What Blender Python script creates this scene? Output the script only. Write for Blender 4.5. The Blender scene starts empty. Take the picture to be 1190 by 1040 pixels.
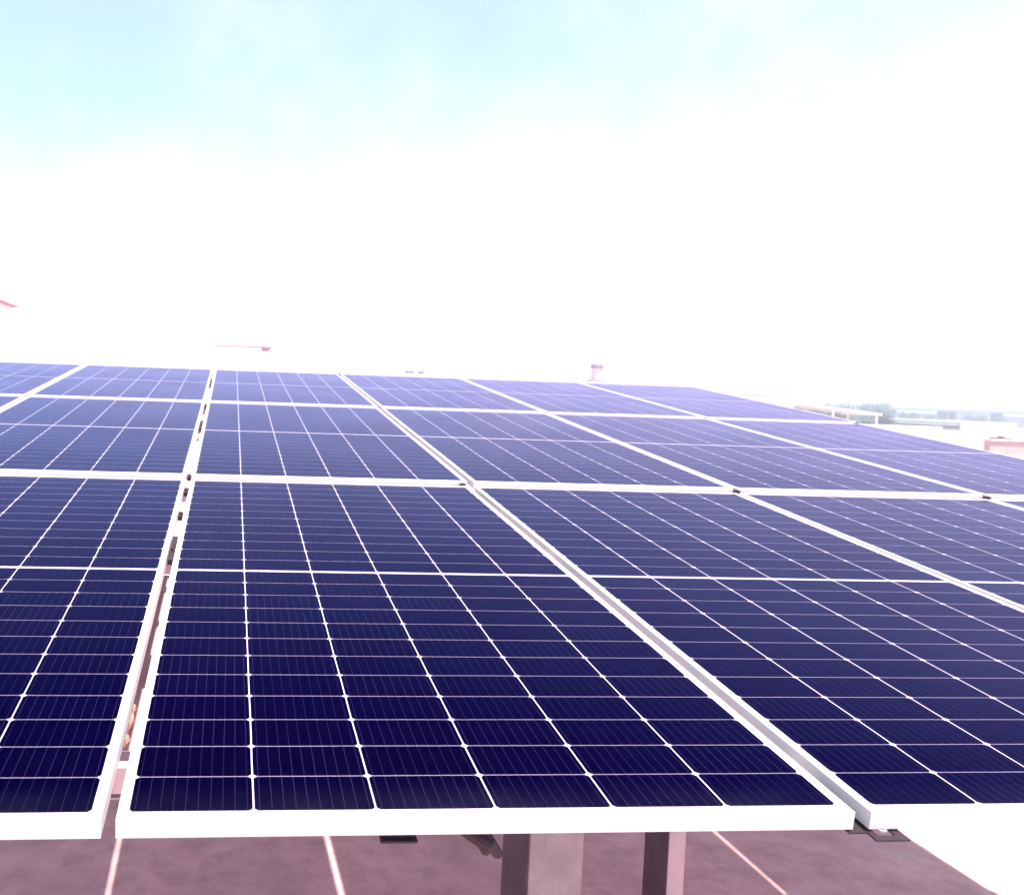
import bpy, bmesh, math, random
from mathutils import Vector, Matrix
random.seed(7)
C = bpy.context.scene.collection
S = bpy.context.scene
R = math.radians
def srgb(r, g, b):
    f = lambda c: (c/255/12.92) if c/255 <= .04045 else ((c/255+.055)/1.055)**2.4
    return (f(r), f(g), f(b), 1)

# ------------------------------------------------------------------ camera
cam_d = bpy.data.cameras.new('camera'); cam = bpy.data.objects.new('camera', cam_d); C.objects.link(cam)
# rows: camera right / down / forward in world axes
cr = (0.9954116908629127, -0.0893692444145982, 0.03418631080117823)
cd = (0.029416075941554157, -0.05415972160108541, -0.9980989024293754)
cf = (0.09105086583680391, 0.9945249432303283, -0.051282327575056796)
m = Matrix(((cr[0], -cd[0], -cf[0], 0.1463), (cr[1], -cd[1], -cf[1], -1.2394), (cr[2], -cd[2], -cf[2], 2.5), (0, 0, 0, 1)))
cam.matrix_world = m
cam_d.sensor_width = 36; cam_d.lens = 36*1011.16/1190
cam_d.shift_x = (595-358.63)/1190; cam_d.shift_y = -(520-509.36)/1190
cam_d.dof.use_dof = True; cam_d.dof.focus_distance = 1.9; cam_d.dof.aperture_fstop = 7.5
cam_d.clip_start = .02; cam_d.clip_end = 6000
S.camera = cam
S.render.resolution_x, S.render.resolution_y = 1024, 894

# ------------------------------------------------------------------ light
SUN = Vector((.173, -.28, 1)).normalized()          # direction towards the sun
sun_d = bpy.data.lights.new('sun', 'SUN'); sun_d.energy = 4.5; sun_d.angle = R(.75); sun_d.color = (1, .86, .71)
sun = bpy.data.objects.new('sun', sun_d); C.objects.link(sun)
sun.rotation_euler = SUN.to_track_quat('Z', 'Y').to_euler(); sun.location = (0, 0, 30)
EXPOSURE = 1.8
S.view_settings.view_transform = 'Standard'; S.view_settings.look = 'None'
S.view_settings.gamma = 1; S.view_settings.exposure = EXPOSURE; S.view_settings.use_curve_mapping = False

# ------------------------------------------------------------------ node helpers
class NT:
    def __init__(s, tree): s.t = tree; tree.nodes.clear()
    def n(s, kind, **kw):
        o = s.t.nodes.new(kind)
        for k, v in kw.items(): setattr(o, k, v)
        return o
    def put(s, sock, v):
        if isinstance(v, bpy.types.NodeSocket): s.t.links.new(v, sock)
        elif v is not None: sock.default_value = v
    def m(s, op, a, b=None, c=None):
        o = s.n('ShaderNodeMath', operation=op)
        s.put(o.inputs[0], a)
        if b is not None: s.put(o.inputs[1], b)
        if c is not None: s.put(o.inputs[2], c)
        return o.outputs[0]
    def mix(s, f, a, b, blend='MIX'):
        o = s.n('ShaderNodeMix', data_type='RGBA', blend_type=blend)
        s.put(o.inputs['Factor'], f); s.put(o.inputs['A'], a); s.put(o.inputs['B'], b)
        return o.outputs['Result']
    def noise(s, vec, scale, detail=4, rough=.55, out='Fac'):
        o = s.n('ShaderNodeTexNoise'); s.put(o.inputs['Vector'], vec)
        o.inputs['Scale'].default_value = scale; o.inputs['Detail'].default_value = detail; o.inputs['Roughness'].default_value = rough
        return o.outputs[out]
    def ss(s, x, lo, hi):
        o = s.n('ShaderNodeMapRange', interpolation_type='SMOOTHSTEP'); s.put(o.inputs['Value'], x)
        o.inputs['From Min'].default_value = lo; o.inputs['From Max'].default_value = hi
        return o.outputs['Result']

# ------------------------------------------------------------------ world: sky with thin bright cloud
w = bpy.data.worlds.new('World'); S.world = w; w.use_nodes = True
N = NT(w.node_tree)
sky = N.n('ShaderNodeTexSky', sky_type='NISHITA'); sky.sun_disc = False
sky.sun_elevation = math.asin(SUN.z); sky.sun_rotation = math.atan2(SUN.x, SUN.y)
sky.air_density = 1.0; sky.dust_density = 1.5; sky.ozone_density = 1.0; sky.altitude = 50
tc = N.n('ShaderNodeTexCoord').outputs['Generated']
sp = N.n('ShaderNodeSeparateXYZ'); N.put(sp.inputs[0], tc)
X, Y, Z = sp.outputs
n1 = N.noise(tc, 3.6, 6, .6); n2 = N.noise(tc, 9, 5, .6)
base = N.m('ADD', N.m('MULTIPLY', n1, .70), N.m('MULTIPLY', n2, .34))
low = N.m('MULTIPLY', N.ss(Z, .46, .0), .38)
right = N.m('MULTIPLY', N.ss(X, -.20, .60), .20)
cl = N.m('ADD', N.m('ADD', base, low), right)
fac = N.ss(cl, .52, 1.06)
cloud = N.mix(N.ss(Z, .30, .08), (3.3, 3.5, 3.45, 1), (5.6, 5.5, 6.0, 1))      # cloud, brightest towards the horizon
blue = N.mix(1.0, sky.outputs[0], (.93, 1.0, .85, 1), 'MULTIPLY')      # humid air: the blue leans to cyan
blue = N.mix(.26, blue, cloud)
col = N.mix(fac, blue, cloud)
bg = N.n('ShaderNodeBackground'); N.put(bg.inputs[0], col); bg.inputs[1].default_value = .1
wo = N.n('ShaderNodeOutputWorld'); N.t.links.new(bg.outputs[0], wo.inputs[0])

# ------------------------------------------------------------------ materials
def mat(name, col=(.5, .5, .5, 1), rough=.6, metal=0.0, spec=.5, var=0.0, vscale=3.0, bump=0.0, bscale=30.0, col2=None):
    M = bpy.data.materials.new(name); M.use_nodes = True; N = NT(M.node_tree)
    b = N.n('ShaderNodeBsdfPrincipled'); out = N.n('ShaderNodeOutputMaterial')
    N.t.links.new(b.outputs[0], out.inputs[0])
    b.inputs['Roughness'].default_value = rough; b.inputs['Metallic'].default_value = metal
    b.inputs['Specular IOR Level'].default_value = spec
    tc = N.n('ShaderNodeTexCoord').outputs['Object']
    if var or col2:
        c2 = col2 or tuple(c*(1-var) for c in col[:3])+(1,)
        f = N.ss(N.noise(tc, vscale, 6, .62), .32, .68)
        N.put(b.inputs['Base Color'], N.mix(f, col, c2))
    else: b.inputs['Base Color'].default_value = col
    if bump:
        bp = N.n('ShaderNodeBump'); bp.inputs['Strength'].default_value = bump; bp.inputs['Distance'].default_value = .01
        N.put(bp.inputs['Height'], N.noise(tc, bscale, 5)); N.t.links.new(bp.outputs[0], b.inputs['Normal'])
    return M

ALU = mat('anodised_aluminium', (.54, .535, .58, 1), .42, .0, .5, var=.05, vscale=9)
GALV = mat('galvanised_steel', (.40, .33, .38, 1), .5, .25, .5, var=.22, vscale=7)
DARK = mat('dark_bracket_steel', (.030, .018, .030, 1), .6, .2, .3, var=.3, vscale=20)
SHEET = mat('white_backsheet', (.7, .68, .72, 1), .6)
CONC = mat('pedestal_concrete', (.35, .30, .33, 1), .9, 0, .2, var=.25, vscale=6, bump=.4, bscale=60)
WHITE = mat('white_render', (.82, .80, .80, 1), .85, 0, .2, var=.06, vscale=.7)
COPING = mat('pale_pink_coping', (.68, .52, .58, 1), .85, 0, .2, var=.15, vscale=2)
BRICK = mat('pink_render', (.46, .36, .38, 1), .9, 0, .2, var=.2, vscale=1.5)
SHADE_SIDE = mat('shaded_side_dark', (.085, .055, .080, 1), .7, 0, .3, var=.35, vscale=6)  # dark tone painting the shade on the left faces of the supports
TURRET = mat('turret_grey_paint', (.20, .19, .25, 1), .6, 0, .3, var=.2, vscale=4)
GREY = mat('grey_metal', (.30, .28, .36, 1), .5, .2, .5, var=.2, vscale=4)
PALEM = mat('pale_metal', (.55, .53, .62, 1), .5, .1, .5, var=.15, vscale=4)
ORANGE = mat('orange_cable_jacket', (.34, .19, .16, 1), .45, 0, .5, var=.15, vscale=30)
WINDOW = mat('far_window_glass', (.10, .12, .16, 1), .15, 0, .5)
BARK = mat('bark', (.10, .07, .05, 1), .9, 0, .2, var=.3, vscale=3)
LEAVES = [mat('leaves_'+n, c, .6, 0, .3, var=.45, vscale=.35) for n, c in (('mid', (.060, .105, .045, 1)), ('blueish', (.045, .085, .06, 1)), ('olive', (.085, .11, .04, 1)))]

def floor_material():
    M = bpy.data.materials.new('roof_screed'); M.use_nodes = True; N = NT(M.node_tree)
    b = N.n('ShaderNodeBsdfPrincipled'); out = N.n('ShaderNodeOutputMaterial'); N.t.links.new(b.outputs[0], out.inputs[0])
    b.inputs['Roughness'].default_value = .85; b.inputs['Specular IOR Level'].default_value = .25
    tc = N.n('ShaderNodeTexCoord').outputs['Object']
    big = N.ss(N.noise(tc, .9, 6, .65), .3, .7); mid = N.ss(N.noise(tc, 5, 6, .7), .35, .72); fine = N.noise(tc, 70, 4, .7)
    c = N.mix(big, (.57, .38, .435, 1), (.45, .30, .355, 1))
    c = N.mix(N.m('MULTIPLY', mid, .62), c, (.27, .175, .20, 1))
    st = N.ss(N.noise(tc, 2.3, 3, .5), .62, .70)
    c = N.mix(N.m('MULTIPLY', st, .25), c, (.56, .47, .50, 1))
    c = N.mix(N.m('MULTIPLY', N.ss(fine, .35, .7), .22), c, (.27, .18, .22, 1))
    grime = N.ss(N.noise(tc, 1.6, 7, .72), .52, .74)                      # damp stains and scuffs
    c = N.mix(N.m('MULTIPLY', grime, .30), c, (.22, .15, .17, 1))
    speck = N.ss(N.noise(tc, 26, 3, .6), .70, .76)
    c = N.mix(N.m('MULTIPLY', speck, .6), c, (.66, .55, .56, 1))
    N.put(b.inputs['Base Color'], c)
    bp = N.n('ShaderNodeBump'); bp.inputs['Strength'].default_value = .35; bp.inputs['Distance'].default_value = .006
    N.put(bp.inputs['Height'], N.m('ADD', fine, mid)); N.t.links.new(bp.outputs[0], b.inputs['Normal'])
    return M
FLOOR = floor_material()

# panel size and cell layout (metres)
PW, PL, PT = 1.134, 2.278, .030
CU0, CPU = .015, .184           # first column line, column pitch
CV0, CPV, MIDGAP = .02, .0927, .012
def cell_material():
    """Half-cut cells under anti-reflective glass; u,v are the panel's own metres."""
    M = bpy.data.materials.new('solar_cells_under_glass'); M.use_nodes = True; N = NT(M.node_tree)
    out = N.n('ShaderNodeOutputMaterial')
    tcn = N.n('ShaderNodeTexCoord'); tc = tcn.outputs['Object']
    sp = N.n('ShaderNodeSeparateXYZ'); N.put(sp.inputs[0], tc); u, v, _ = sp.outputs
    # strings are soldered by machine but never dead straight
    u = N.m('ADD', u, N.m('MULTIPLY', N.m('SUBTRACT', N.noise(tc, 5.0, 2, .5), .5), .0022))
    v = N.m('ADD', v, N.m('MULTIPLY', N.m('SUBTRACT', N.noise(tc, 4.0, 2, .5), .5), .0016))
    # columns
    us = N.m('DIVIDE', N.m('SUBTRACT', u, CU0), CPU); uf = N.m('FRACT', us); ui = N.m('FLOOR', us)
    du = N.m('MULTIPLY', N.m('MINIMUM', uf, N.m('SUBTRACT', 1, uf)), CPU)      # distance to column line
    inu = N.m('MULTIPLY', N.m('GREATER_THAN', us, 0), N.m('LESS_THAN', us, 6))
    # rows: the upper half is shifted by the middle gap
    top = N.m('GREATER_THAN', v, CV0+12*CPV+MIDGAP/2)
    v2 = N.m('SUBTRACT', N.m('SUBTRACT', v, CV0), N.m('MULTIPLY', top, MIDGAP))
    vs = N.m('DIVIDE', v2, CPV); vf = N.m('FRACT', vs); vi = N.m('FLOOR', vs)
    dv = N.m('MULTIPLY', N.m('MINIMUM', vf, N.m('SUBTRACT', 1, vf)), CPV)
    inv_ = N.m('MULTIPLY', N.m('GREATER_THAN', vs, 0), N.m('LESS_THAN', vs, 24))
    dm = N.m('ABSOLUTE', N.m('SUBTRACT', v, CV0+12*CPV+MIDGAP/2))
    notmid = N.m('GREATER_THAN', dm, MIDGAP/2+.0006)
    cell = N.m('MULTIPLY', N.m('MULTIPLY', inu, inv_), notmid)
    cell = N.m('MULTIPLY', cell, N.m('GREATER_THAN', du, .0012))
    cell = N.m('MULTIPLY', cell, N.m('GREATER_THAN', dv, .0005))
    cell = N.m('MULTIPLY', cell, N.m('GREATER_THAN', N.m('ADD', du, dv), .0070))   # chamfered corners
    # busbars along the panel, fine fingers
    bb = N.m('FRACT', N.m('ADD', N.m('MULTIPLY', uf, 10), .0)); db = N.m('ABSOLUTE', N.m('SUBTRACT', bb, .5))
    bus = N.m('LESS_THAN', db, .022)
    # per-cell tone
    cmb = N.n('ShaderNodeCombineXYZ'); N.put(cmb.inputs[0], ui); N.put(cmb.inputs[1], vi)
    oi = N.n('ShaderNodeObjectInfo'); N.put(cmb.inputs[2], N.m('MULTIPLY', oi.outputs['Random'], 91))
    wn = N.n('ShaderNodeTexWhiteNoise'); N.put(wn.inputs['Vector'], cmb.outputs[0])
    tone = N.m('MULTIPLY_ADD', wn.outputs['Value'], .5, .75)
    cc = N.mix(wn.outputs['Value'], (.0, .0, .0022, 1), (.0002, .0001, .0030, 1))
    cc = N.mix(N.m('MULTIPLY', oi.outputs['Random'], .3), cc, (.0018, .0004, .0040, 1))
    cc = N.mix(N.m('MULTIPLY', bus, N.m('MULTIPLY_ADD', wn.outputs['Value'], .30, .28)), cc, (.028, .022, .065, 1))
    rowgap = N.m('MULTIPLY', N.m('GREATER_THAN', du, .008), N.m('MULTIPLY', notmid, inv_))
    base = N.mix(cell, N.mix(rowgap, (.46, .42, .56, 1), (.32, .28, .42, 1)), cc)
    # thin dust film
    dust = N.ss(N.noise(tc, 3.0, 6, .7), .35, .8)
    edge = N.m('MULTIPLY', N.ss(v, .10, .012), N.m('MULTIPLY_ADD', dust, .014, .003))      # dirt left by rain along the lower frame
    dif = N.n('ShaderNodeBsdfDiffuse'); N.put(dif.inputs[0], N.mix(N.m('ADD', edge, N.m('MULTIPLY', dust, .0003)), base, (.42, .42, .58, 1)))
    gl = N.n('ShaderNodeBsdfGlossy'); 
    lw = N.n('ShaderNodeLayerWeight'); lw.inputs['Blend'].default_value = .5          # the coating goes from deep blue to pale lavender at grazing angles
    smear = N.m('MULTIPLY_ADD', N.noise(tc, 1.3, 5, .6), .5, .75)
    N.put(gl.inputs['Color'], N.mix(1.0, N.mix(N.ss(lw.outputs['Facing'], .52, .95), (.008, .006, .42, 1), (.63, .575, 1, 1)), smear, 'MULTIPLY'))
    N.put(gl.inputs['Roughness'], N.m('MULTIPLY_ADD', dust, .08, .10))
    fr = N.n('ShaderNodeFresnel'); fr.inputs['IOR'].default_value = 1.45
    mx = N.n('ShaderNodeMixShader'); N.t.links.new(fr.outputs[0], mx.inputs[0]); N.t.links.new(dif.outputs[0], mx.inputs[1]); N.t.links.new(gl.outputs[0], mx.inputs[2])
    N.t.links.new(mx.outputs[0], out.inputs[0])
    return M
CELLS = cell_material()

# ------------------------------------------------------------------ mesh helpers
def box(bm, x0, x1, y0, y1, z0, z1, bev=0):
    vs = [bm.verts.new(p) for p in ((x0,y0,z0),(x1,y0,z0),(x1,y1,z0),(x0,y1,z0),(x0,y0,z1),(x1,y0,z1),(x1,y1,z1),(x0,y1,z1))]
    fs = [bm.faces.new([vs[i] for i in q]) for q in ((3,2,1,0),(4,5,6,7),(0,1,5,4),(1,2,6,5),(2,3,7,6),(3,0,4,7))]
    if bev:
        es = list({e for f in fs for e in f.edges})
        bmesh.ops.bevel(bm, geom=es, offset=bev, segments=2, profile=.5, affect='EDGES')
def cyl(bm, x, y, z0, z1, r0, r1=None, n=20):
    r1 = r0 if r1 is None else r1
    a = [bm.verts.new((x+r0*math.cos(2*math.pi*i/n), y+r0*math.sin(2*math.pi*i/n), z0)) for i in range(n)]
    b = [bm.verts.new((x+r1*math.cos(2*math.pi*i/n), y+r1*math.sin(2*math.pi*i/n), z1)) for i in range(n)]
    for i in range(n): bm.faces.new((a[i], a[(i+1) % n], b[(i+1) % n], b[i]))
    bm.faces.new(a[::-1]); bm.faces.new(b)
def tube(bm, pts, r, n=8):
    rings = []
    for i, p in enumerate(pts):
        p = Vector(p); d = (Vector(pts[min(i+1, len(pts)-1)])-Vector(pts[max(i-1, 0)])).normalized()
        a = d.orthogonal().normalized(); b = d.cross(a)
        if rings:                                  # keep the rings from twisting
            a = (a0-d*a0.dot(d)).normalized(); b = d.cross(a)
        a0 = a
        rr = r[i] if isinstance(r, (list, tuple)) else r
        rings.append([bm.verts.new(p+rr*(math.cos(2*math.pi*k/n)*a+math.sin(2*math.pi*k/n)*b)) for k in range(n)])
    for A, B in zip(rings, rings[1:]):
        for k in range(n): bm.faces.new((A[k], A[(k+1) % n], B[(k+1) % n], B[k]))
    bm.faces.new(rings[0][::-1]); bm.faces.new(rings[-1])
def obj(name, bm, material, parent=None):
    me = bpy.data.meshes.new(name); bm.normal_update(); bm.to_mesh(me); bm.free(); me.materials.append(material)
    o = bpy.data.objects.new(name, me); C.objects.link(o); o.parent = parent
    return o
def tag(o, label=None, cat=None, group=None, kind=None):
    for k, v in (('label', label), ('category', cat), ('group', group), ('kind', kind)):
        if v: o[k] = v
    return o
def thing(name, label, cat, loc=(0, 0, 0), rot=(0, 0, 0), group=None):
    o = bpy.data.objects.new(name, None); C.objects.link(o); o.location = loc; o.rotation_euler = rot
    return tag(o, label, cat, group)
def dup(root, loc, label=None, rot=None, scale=None):
    r = root.copy(); C.objects.link(r); r.location = loc
    if rot is not None: r.rotation_euler = rot
    if scale is not None: r.scale = scale
    if label: r['label'] = label
    for ch in list(root.children):
        c = ch.copy(); C.objects.link(c); c.parent = r
        for g in ch.children:
            d = g.copy(); C.objects.link(d); d.parent = c
    return r

# ------------------------------------------------------------------ setting
bm = bmesh.new(); box(bm, -70, 190, -14, 136, -.6, 0); tag(obj('roof_floor', bm, FLOOR), kind='structure')
GROUND = mat('far_ground', (.22, .20, .15, 1), .95, 0, .1, col2=(.10, .13, .07, 1), vscale=.01)
bm = bmesh.new(); vs = [bm.verts.new((x, y, -9)) for x, y in ((-1500, -300), (1700, -300), (1700, 1700), (-1500, 1700))]; bm.faces.new(vs)
tag(obj('ground', bm, GROUND), kind='structure')

# ------------------------------------------------------------------ the solar array
T = R(6.6); HF = 1.880
ROT = (T, 0, 0)
def P(u, v, w=0): return Vector((u, v*math.cos(T)-w*math.sin(T), HF+v*math.sin(T)+w*math.cos(T)))
COLS = [-2.313, -1.155, 0.0, 1.161, 2.312, 3.463]
ROWS = [(0.0, 0.0), (2.298, .015), (4.597, .0225)]      # start along the slope, step up
def make_panel():
    t = thing('solar_panel', '', 'solar panel', rot=ROT, group='solar panels of the tilted array')
    bm = bmesh.new()
    lip = .0085
    # four mitred frame bars: outer wall, top lip, inner foot
    o = [(0, 0), (PW, 0), (PW, PL), (0, PL)]
    prof = [(0, -PT), (0, -.0012), (.0012, 0), (lip, 0), (lip, -.0045), (.0025, -.0045), (.0025, -PT+.002), (.024, -PT+.002), (.024, -PT)]
    rings = []
    for d, z in prof:
        rings.append([bm.verts.new((x, y, z)) for x, y in ((d, d), (PW-d, d), (PW-d, PL-d), (d, PL-d))])
    for a, b in zip(rings, rings[1:]+rings[:1]):
        for i in range(4): bm.faces.new((a[i], a[(i+1) % 4], b[(i+1) % 4], b[i]))
    bmesh.ops.recalc_face_normals(bm, faces=bm.faces)
    obj('frame', bm, ALU, t)
    bm = bmesh.new(); e = .0065; q = [bm.verts.new(p) for p in ((e, e, -.0015), (PW-e, e, -.0015), (PW-e, PL-e, -.0015), (e, PL-e, -.0015))]; bm.faces.new(q)
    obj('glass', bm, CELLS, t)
    bm = bmesh.new(); box(bm, .004, PW-.004, .004, PL-.004, -.0042, -.0030); obj('backsheet', bm, SHEET, t)
    for k in (-1, 0, 1):
        bm = bmesh.new(); box(bm, PW/2+k*.3-.035, PW/2+k*.3+.035, PL/2-.03, PL/2+.03, -.020, -.0044, .003); obj('junction_box', bm, DARK, t)
    return t
rown = ['front row', 'middle row', 'top row']
coln = ['at the far left end of the array', 'just left of the open see-through gap', 'just right of the open see-through gap',
        'second column right of the open gap', 'third column right of the open gap', 'in the rightmost column']
special = {(0, 2): 'largest dark navy solar panel, whole in the front row, right of the open gap',
           (0, 3): 'dark navy solar panel of the front row, right of the slotted corner bracket',
           (0, 1): 'dark navy solar panel of the front row, left of the open gap',
           (2, 5): 'pale lavender solar panel at the top right corner of the array, before the white hall'}
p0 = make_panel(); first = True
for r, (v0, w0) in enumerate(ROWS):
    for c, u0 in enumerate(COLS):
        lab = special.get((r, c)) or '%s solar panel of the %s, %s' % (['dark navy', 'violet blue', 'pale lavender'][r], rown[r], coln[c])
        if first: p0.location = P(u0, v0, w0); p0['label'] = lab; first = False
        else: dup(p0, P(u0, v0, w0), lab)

def slope_thing(name, label, cat, u, v, w, material, boxes, group=None, bev=.001):
    """one-mesh thing in the array's tilted frame, built of boxes given in local metres"""
    bm = bmesh.new()
    for b in boxes: box(bm, *b, bev)
    o = obj(name, bm, material); o.location = P(u, v, w); o.rotation_euler = ROT
    return tag(o, label, cat, group)

# purlins across, rafters down the slope
U0, U1 = -2.33, 4.60
pur = [(.19, 'lowest steel purlin, under the front edge of the panels'), (1.36, 'steel purlin crossing under the middle of the front row'),
       (2.258, 'steel purlin under the front edge of the middle row'), (3.92, 'steel purlin crossing under the upper half of the middle row'),
       (4.72, 'steel purlin under the front edge of the top row'), (6.30, 'highest steel purlin, under the upper half of the top row')]
for v, lab in pur:
    d = .022 if v < 1 else .055
    slope_thing('purlin', lab, 'steel beam', 0, v, 0, GALV, [(U0, U1, 0, d, -.0345, -.0315), (U0, U1, 0, .003, -.090 if d > .03 else -.078, -.0347), (U0, U1, .0032, d, -.090, -.087)], 'purlins carrying the panels', 0)
for u, lab in ((-2.1, 'steel rafter at the left end of the array'), (1.172, 'steel rafter over the pale pillar'), (4.40, 'steel rafter at the right end of the array')):
    slope_thing('rafter', lab, 'steel beam', u, 0, 0, GALV, [(0, .07, .34, 6.75, -.200, -.0915)], 'rafters carrying the purlins')
t = thing('gap_filler_tray', 'added short cable tray below the panels, in place of shaded floor in the open gap', 'cable tray', P(-.15, .95, -.43), ROT)  # added tray, stands in for the shaded floor seen through the gap
bm = bmesh.new()
for b in ((0, .13, 0, 1.40, 0, .003), (0, .003, 0, 1.40, .0032, .03), (.127, .13, 0, 1.40, .0032, .03)): box(bm, *b)
obj('trough', bm, GALV, t)
for v in (.425, 1.32):
    bm = bmesh.new(); tube(bm, [(-.012, v, -.006), (-.012, v, .34)], .005); tube(bm, [(.142, v, -.006), (.142, v, .34)], .005); box(bm, -.02, .15, v-.012, v+.012, -.004, -.0005); obj('hanger', bm, GALV, t)
# posts
def pillar(x0, x1, y0, y1, lab, name='pillar'):
    t = thing(name, lab, 'pillar', ((x0+x1)/2, (y0+y1)/2, 0), group='pillars under the array')
    hx, hy = (x1-x0)/2, (y1-y0)/2
    zt = HF+(y0-.0)*math.tan(T)-.215
    bm = bmesh.new(); box(bm, -hx, hx, -hy, hy, 0, zt-.012, .006); obj('shaft', bm, CONC, t)
    bm = bmesh.new(); box(bm, -hx-.0062, -hx-.0004, -hy+.003, hy-.003, .02, zt-.03); obj('shade_plate', bm, SHADE_SIDE, t)  # added dark sheet, paints the shade on the shaft's left face
    bm = bmesh.new(); box(bm, -hx-.02, hx+.02, -hy, hy, zt-.0115, zt, .002); obj('cap_plate', bm, GALV, t)
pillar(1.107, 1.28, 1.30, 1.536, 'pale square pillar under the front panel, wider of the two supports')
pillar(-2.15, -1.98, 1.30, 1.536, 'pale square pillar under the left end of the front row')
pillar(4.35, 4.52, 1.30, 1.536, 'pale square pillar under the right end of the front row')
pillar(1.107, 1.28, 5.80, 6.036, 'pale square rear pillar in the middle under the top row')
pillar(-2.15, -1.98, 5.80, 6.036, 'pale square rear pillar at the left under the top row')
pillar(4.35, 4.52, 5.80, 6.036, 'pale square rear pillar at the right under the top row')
t = thing('steel_post', 'narrow dark steel channel post beside the pale pillar, under the front panel', 'post', (1.551, 1.30, 0))
zt = HF+1.36*math.tan(T)-.10
bm = bmesh.new(); box(bm, 0, .004, .0, .145, .01, zt); obj('web', bm, SHADE_SIDE, t)  # left face coloured darker than the flanges to carry its shade
for y in (0, .141): bm = bmesh.new(); box(bm, .0042, .058, y, y+.004, .01, zt); obj('flange', bm, GALV, t)
bm = bmesh.new(); box(bm, -.05, .11, -.03, .175, 0, .0098, .002); obj('base_plate', bm, GALV, t)

# bracket at the front corner between two panels: flat slotted foot and a short web
def bracket(u, v, w, lab):
    t = thing('mounting_bracket', lab, 'bracket', P(u, v, w), ROT, 'brackets under the front edge')
    bm = bmesh.new()                                     # slotted foot
    for b in ((0, .056, -.030, -.018), (0, .056, .004, .11), (0, .012, -.0178, .0038), (.040, .056, -.0178, .0038)): box(bm, *b, -.003, 0, .0004)
    obj('foot', bm, DARK, t)
    bm = bmesh.new(); box(bm, -.030, -.0005, -.010, .11, -.003, .0, .0004); box(bm, -.030, -.027, -.006, .10, .0003, .010, 0); obj('web', bm, DARK, t)
    bm = bmesh.new(); cyl(bm, .026, -.004, .0003, .003, .0095, n=6); cyl(bm, .026, -.004, .003, .006, .005, n=10); obj('bolt', bm, GALV, t)
bracket(1.158, .008, -.034, 'dark slotted bracket at the front corner between the two right front panels')
slope_thing('mounting_clip', 'small dark flat clip hanging under the front edge of the largest panel', 'clip',   .39, .008, -.050, DARK, [(0, .057, 0, .016, 0, .004), (.004, .053, .008, .014, .0042, .018)])
bm = bmesh.new()
for pts in ([(.46, .09, -.045), (.52, .03, -.052), (.56, .012, -.068), (.575, .02, -.088), (.575, .10, -.10)], [(.44, .12, -.04), (.51, .05, -.056), (.55, .03, -.075), (.565, .045, -.10), (.57, .13, -.11)]): tube(bm, pts, .009)
o = obj('cable_loop', bm, DARK); o.location = P(0, 0, .012); o.rotation_euler = ROT; tag(o, 'dark cable loop hanging under the front panel left of the pale pillar', 'cable')
# clamps: dark pieces lying in the gaps
G = 'dark clamps in the panel gaps'
def clamp(u, v, w, lu, lv, lab):
    slope_thing('panel_clamp', lab, 'clamp', u, v, w, DARK, [(0, lu, 0, lv, -.022, -.006), (lu*.3, lu*.7, lv*.35, lv*.65, -.0058, .001)], G, .0008)
for v, lv, lab in ((1.24, .24, 'long dark clamp in the open gap, just above the middle line of the front row'), (1.72, .06, 'short dark clamp in the open gap near the top of the front row'),
               (2.07, .07, 'dark clamp in the open gap just below the first white seam'), (2.305, .05, 'dark clamp in the open gap just above the first white seam'),
               (3.55, .30, 'dark clamp in the open gap, upper half of the middle row'), (4.45, .12, 'dark clamp in the open gap at the second white seam'),
               (5.7, .5, 'dark clamp in the open gap in the top row')):
    clamp(-.018, v, .012 if v > 4.6 else .008 if v > 2.3 else 0, .0155, lv, lab)
for u, v, w, lab in ((1.10, 2.2785, .004, 'dark clamp on the first seam at the top right corner of the largest panel'), (2.293, 2.2785, .006, 'dark clamp on the first seam at the second column gap right of it'),
               (3.446, 2.2785, .006, 'dark clamp on the first seam beside the rightmost column'), (1.135, 6.878, .022, 'dark end clamp on the top edge of the array'),
               (4.56, 4.577, .020, 'dark clamp at the right end of the second seam')):
    slope_thing('panel_clamp', lab, 'clamp', u, v, w, DARK, [(0, .026, 0, .016, -.02, .002), (.008, .018, .004, .012, .0022, .005)], G, .001)
# orange cable end in the tray
bm = bmesh.new()
pts = [(-.033+.005*math.sin(i*1.1), .33+.013*i, -.07+.006*math.cos(i*.9)) for i in range(13)]; tube(bm, pts, .010)
tube(bm, [(-.05, .30, -.034), (-.042, .33, -.075), (-.04, .45, -.082), (-.045, .58, -.075), (-.05, .62, -.034)], .007)
o = obj('orange_cable', bm, ORANGE); o.location = P(0, 0, 0); o.rotation_euler = ROT; tag(o, 'orange cable hanging inside the open gap near the front edge', 'cable')

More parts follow.
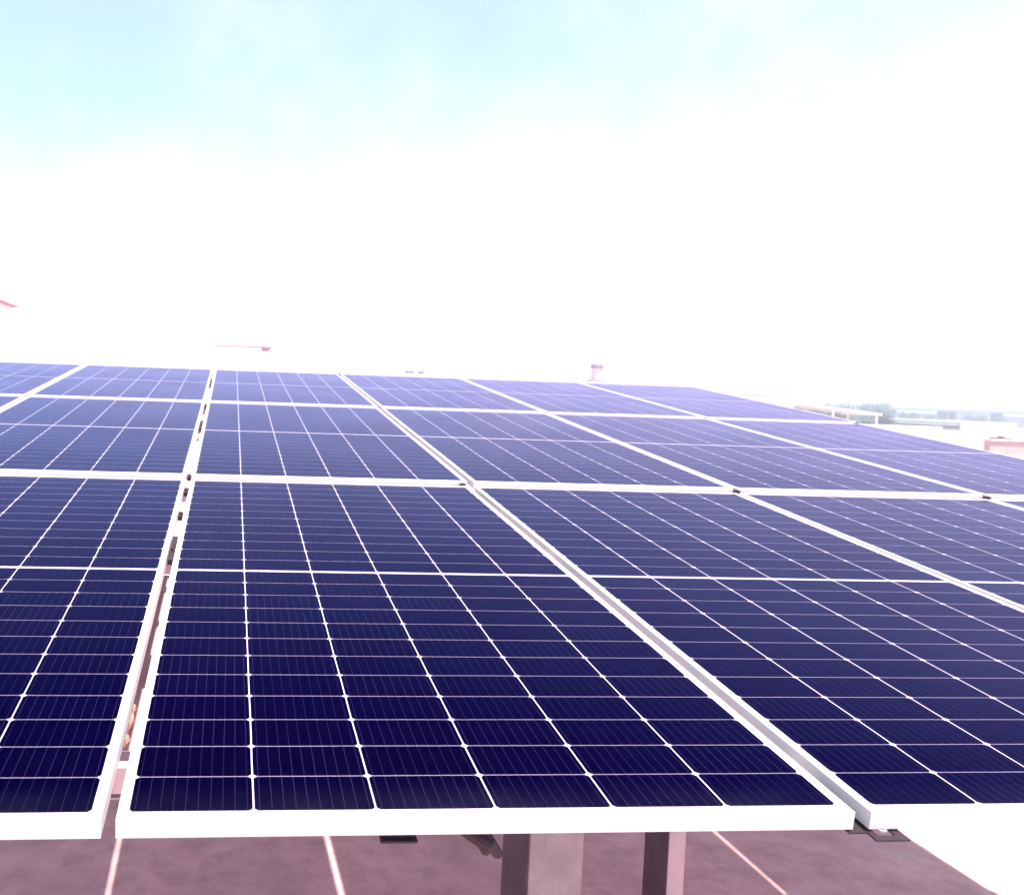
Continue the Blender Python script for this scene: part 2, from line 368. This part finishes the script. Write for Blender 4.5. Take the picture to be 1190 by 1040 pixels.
# ------------------------------------------------------------------ buildings on and beyond the roof
SLAB = mat('slab_edge_shade_pink', (.42, .28, .37, 1), .85, 0, .2, var=.2, vscale=2)  # darker pink stands in for the shadow line under the roof slab
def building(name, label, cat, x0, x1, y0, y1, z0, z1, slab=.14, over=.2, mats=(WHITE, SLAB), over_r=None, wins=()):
    t = thing(name, label, cat, ((x0+x1)/2, (y0+y1)/2, z0)); hx, hy, h = (x1-x0)/2, (y1-y0)/2, z1-z0
    bm = bmesh.new(); box(bm, -hx, hx, -hy, hy, 0, h-slab); obj('wall', bm, mats[0], t)
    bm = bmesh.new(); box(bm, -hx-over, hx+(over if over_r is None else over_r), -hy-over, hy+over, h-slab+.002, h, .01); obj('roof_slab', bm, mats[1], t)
    for wx, wz, ww, wh in wins:
        f = bmesh.new(); box(f, wx-ww/2-.08, wx+ww/2+.08, -hy-.06, -hy-.002, wz-.08, wz+wh+.08); fo = obj('window', f, WHITE, t)
        f = bmesh.new(); box(f, wx-ww/2, wx+ww/2, -hy-.075, -hy-.062, wz, wz+wh); obj('pane', f, WINDOW, fo)
    return t, hx, hy, h
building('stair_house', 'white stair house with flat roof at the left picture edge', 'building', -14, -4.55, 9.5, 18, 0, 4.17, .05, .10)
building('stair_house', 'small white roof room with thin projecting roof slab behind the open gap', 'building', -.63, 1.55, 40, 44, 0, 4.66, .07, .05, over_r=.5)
t, hx, hy, h = building('long_hall', 'long low white hall with banded parapet behind the array', 'building', 6.3, 28.2, 40, 58, 0, 3.56, .06, .12, (WHITE, COPING))
bm = bmesh.new(); box(bm, -hx-.09, hx+.09, -hy-.09, -hy-.002, 3.22, 3.30, .01); box(bm, -hx-.06, hx+.06, -hy-.06, -hy-.002, 3.02, 3.08, .01); obj('cornice', bm, COPING, t)
for x, lab in ((25.95, 'left one of two thin dark pipes standing before the white hall'), (26.22, 'right one of two thin dark pipes standing before the white hall')):
    bm = bmesh.new(); tube(bm, [(0, 0, 0), (0, 0, 2.74), (0, .04, 2.82), (0, .12, 2.84)], .045, 10); o = obj('vent_pipe', bm, GREY); o.location = (x, 38.6, 0); tag(o, lab, 'pipe', 'pipes before the hall')
# ribbed ventilator turret on the hall roof
t = thing('roof_ventilator', 'grey ribbed ventilator turret with dark cap on the white hall roof', 'ventilator', (18.82, 42, 3.56))
bm = bmesh.new(); box(bm, -.45, .38, -.35, .35, 0, .12, .01); obj('base', bm, TURRET, t)
bm = bmesh.new(); cyl(bm, 0, 0, .12, .74, .25)
for k in range(10): a = k*math.pi/5; cyl(bm, .26*math.cos(a), .26*math.sin(a), .12, .74, .03, n=6)
obj('ribbed_body', bm, PALEM, t)
bm = bmesh.new(); cyl(bm, 0, 0, .74, .80, .30, .35); cyl(bm, 0, 0, .80, .96, .35, .30); obj('cap', bm, TURRET, t)
bm = bmesh.new(); box(bm, -.62, -.25, -.03, .03, .84, .92, .005); obj('side_arm', bm, PALEM, t)
for x, s, lab in ((8.76, 1.0, 'wider grey roof vent on the white hall, left of the ventilator turret'), (9.32, .62, 'smaller grey roof vent on the white hall, left of the ventilator turret')):
    t = thing('roof_vent', lab, 'vent', (x, 40.4, 3.56)); bm = bmesh.new(); box(bm, -.15*s, .15*s, -.12, .12, 0, .10); obj('stem', bm, PALEM, t)
    bm = bmesh.new(); box(bm, -.2*s, .2*s, -.16, .16, .102, .22, .02); obj('cowl', bm, TURRET, t)
# low pink upstand on the right with coping, and a vent behind it
t = thing('low_wall', 'low pink rendered wall with pale coping at the right picture edge', 'wall', (49.4, 51, 0))
bm = bmesh.new(); box(bm, 0, 14, 0, .5, 0, .95); obj('wall_body', bm, BRICK, t)
bm = bmesh.new(); box(bm, -.06, 14, -.10, .56, .952, 1.06, .01); obj('coping', bm, COPING, t)
t = thing('roof_vent', 'dark flat roof vent behind the low pink wall', 'vent', (74, 76, 0)); bm = bmesh.new(); cyl(bm, 0, 0, 0, .35, .5); obj('stem', bm, GREY, t)
bm = bmesh.new(); cyl(bm, 0, 0, .352, .55, 1.1, .8); cyl(bm, 0, 0, .552, .7, .3, .2); obj('cowl', bm, DARK, t)
# roof edge parapets
def wall(name, lab, x0, x1, y0, y1, h, m=WHITE):
    t = thing(name, lab, 'wall', (x0, y0, 0)); bm = bmesh.new(); box(bm, 0, x1-x0, 0, y1-y0, 0, h); obj('wall_body', bm, m, t)
    bm = bmesh.new(); box(bm, -.05, x1-x0+.05, -.08, y1-y0+.08, h+.002, h+.1, .01); obj('coping', bm, WHITE, t)
wall('parapet', 'white roof edge parapet right of the dark gap in the distance', 120.5, 190, 132, 132.4, .62)
wall('parapet', 'white roof edge parapet left of the dark gap in the distance', 60, 117, 132, 132.4, .50)
building('grey_shed', 'low dark grey shed seen in the gap of the far parapet', 'shed', 130.5, 136.5, 150, 160, -9, .75, .2, .1, (GREY, GREY))
building('warehouse', 'flat white warehouse roof beyond the far parapet at right', 'building', 181.5, 196, 200, 230, -9, 1.1, 1.4, .4, (GREY, WHITE))
# white canopy on thin posts, left of the skyline
t = thing('canopy', 'white sloping canopy roof on thin posts beside the white hall', 'canopy', (67, 100, 0))
bm = bmesh.new(); q = [bm.verts.new(p) for p in ((0, 0, 3.50), (13.8, 0, 2.22), (13.8, 6, 2.22), (0, 6, 3.50), (0, 0, 3.70), (13.8, 0, 2.42), (13.8, 6, 2.42), (0, 6, 3.70))]
for f in ((3,2,1,0),(4,5,6,7),(0,1,5,4),(1,2,6,5),(2,3,7,6),(3,0,4,7)): bm.faces.new([q[i] for i in f])
obj('canopy_roof', bm, mat('pale_blue_sheet_metal', (.86, .89, .94, 1), .5, 0, .4, var=.06, vscale=.5), t)
for x in (.3, 7.6, 13.4):
    for y in (.4, 5.5): bm = bmesh.new(); box(bm, x-.09, x+.09, y-.09, y+.09, 0, 3.49-x*.0928-.02); obj('post', bm, WHITE, t)
wall('low_wall', 'low white wall under the white sloping canopy', 70, 84, 101.5, 101.8, .9)
# skyline buildings
SKY = [(395, 420, 470, 490, 3.2, 'pale flat block on the skyline, under the left part of the viaduct', 5), (442, 452, 480, 492, 4.6, 'pale tall narrow block on the skyline right of the twin piers', 2),
       (470, 505, 470, 495, 3.0, 'long pale block on the skyline at the right picture edge', 7), (430, 470, 520, 540, 2.4, 'long low pale block on the skyline behind the others', 8)]
PALEB = mat('pale_render', (.55, .53, .58, 1), .9, 0, .2, var=.1, vscale=.1)
for x0, x1, y0, y1, z1, lab, nw in SKY:
    wd = x1-x0
    building('distant_block', lab, 'building', x0, x1, y0, y1, -9, z1, .5, .4, (PALEB, GREY), wins=[(-wd/2+wd*(i+.5)/nw, z, 1.6, 1.5) for i in range(nw) for z in (6.2, 9.4) if z+2 < z1+9])
t = thing('viaduct', 'long hazy grey viaduct deck on slender piers along the skyline', 'bridge', (338, 420, -9))
bm = bmesh.new(); box(bm, 0, 190, 0, 9, 13.5, 14.3); box(bm, 0, 190, 0, .25, 14.302, 14.75); obj('deck', bm, GREY, t)
for x in (6, 35.5, 39.6, 66, 96, 126, 156): bm = bmesh.new(); box(bm, x-.5, x+.5, 1, 8, 0, 13.498); obj('pier', bm, GREY, t)

# ------------------------------------------------------------------ trees in the distance
def make_tree(lab, H, W, lm, seed, nleaf=2600):
    rnd = random.Random(seed)
    t = thing('tree', lab, 'tree', group='trees on the skyline')
    bm = bmesh.new(); tube(bm, [(0, 0, 0), (.1, .1, H*.3), (-.1, .2, H*.62)], [H*.028, H*.02, H*.01], 7)
    clumps = []
    for i in range(17):
        a = rnd.uniform(0, 6.28); rr = W*.5*math.sqrt(rnd.uniform(.02, .8)); z = H*rnd.uniform(.36, .9)
        k = 1-abs(z/H-.58)*1.1; c = Vector((rr*k*math.cos(a), rr*k*math.sin(a), z)); clumps.append((c, W*rnd.uniform(.11, .23)))
        tube(bm, [(0, .1, H*rnd.uniform(.25, .5)), tuple(c*.55+Vector((0, 0, c.z*.38))), tuple(c)], [H*.012, H*.007, H*.003], 5)
    obj('trunk', bm, BARK, t)
    bm = bmesh.new()
    for i in range(nleaf):
        c, r = rnd.choice(clumps); d = Vector((rnd.gauss(0, 1), rnd.gauss(0, 1), rnd.gauss(0, .8))).normalized()
        p = c+d*r*rnd.uniform(.55, 1.05); s = rnd.uniform(.18, .42)*H/13
        n = (d+Vector((rnd.gauss(0, .5), rnd.gauss(0, .5), rnd.gauss(0, .5)))).normalized(); a = n.orthogonal().normalized(); a.rotate(Matrix.Rotation(rnd.uniform(0, 6.28), 3, n)); b = n.cross(a)
        bm.faces.new([bm.verts.new(p+s*(ca*a+cb*b)) for ca, cb in ((-1, -.2), (0, -.6), (1, .1), (.1, .6))])
    obj('crown', bm, lm, t)
    return t
kinds = [('broad mid green tree', 13, 13, LEAVES[0]), ('round bluish green tree', 12, 11, LEAVES[1]), ('spreading olive green tree', 12, 15, LEAVES[2])]
spots = [(139, 205, 0, .95, 'below the white canopy, nearest the hall'), (147, 208, 1, .98, 'second from the hall below the canopy'), (156, 214, 2, .95, 'third from the hall below the canopy'),
         (172, 215, 1, 1.0, 'at the canopy end by the skyline'),
         (288, 420, 1, 1.16, 'behind the canopy, left of the others'), (297, 432, 2, 1.2, 'behind the canopy, second from the left'), (305, 424, 0, 1.25, 'behind the canopy, third from the left'), (314, 420, 1, 1.31, 'behind the canopy, fourth from the left'),
         (323, 424, 2, 1.36, 'behind the canopy, fifth from the left'), (331, 420, 0, 1.33, 'behind the canopy, just left of the viaduct end'), (340, 434, 1, 1.3, 'hiding the left end of the viaduct'),
         (372, 445, 0, .98, 'under the left part of the viaduct'), (384, 448, 2, 1.0, 'seen between the twin piers'), (412, 450, 1, .96, 'under the middle of the viaduct'),
         (424, 460, 0, 1.0, 'right of the middle pier of the viaduct'), (452, 475, 2, .96, 'before the long pale block'), (470, 460, 1, 1.0, 'on the skyline nearest the right picture edge'), (486, 462, 0, 1.02, 'on the skyline at the right picture edge')]
protos = {}
for i, (x, y, k, s, where) in enumerate(spots):
    lab = kinds[k][0]+' '+where
    if k not in protos:
        o = make_tree(lab, *kinds[k][1:], 100+k); protos[k] = o; o.location = (x, y, -9); o.scale = (s, s, s); o.rotation_euler = (0, 0, i*1.3)
    else: dup(protos[k], (x, y, -9), lab, (0, 0, i*1.3), (s*random.uniform(.95, 1.1), s, s*random.uniform(.95, 1.03)))

# ------------------------------------------------------------------ hazy air
HZ = bpy.data.materials.new('haze'); HZ.use_nodes = True; N = NT(HZ.node_tree)
pv = N.n('ShaderNodeVolumePrincipled'); pv.inputs['Color'].default_value = (.66, .75, 1, 1); pv.inputs['Density'].default_value = .0014; pv.inputs['Anisotropy'].default_value = .2
N.t.links.new(pv.outputs[0], N.n('ShaderNodeOutputMaterial').inputs['Volume'])
bm = bmesh.new(); box(bm, -1510, 1710, -310, 1710, -10.5, 14); tag(obj('haze', bm, HZ), kind='stuff')
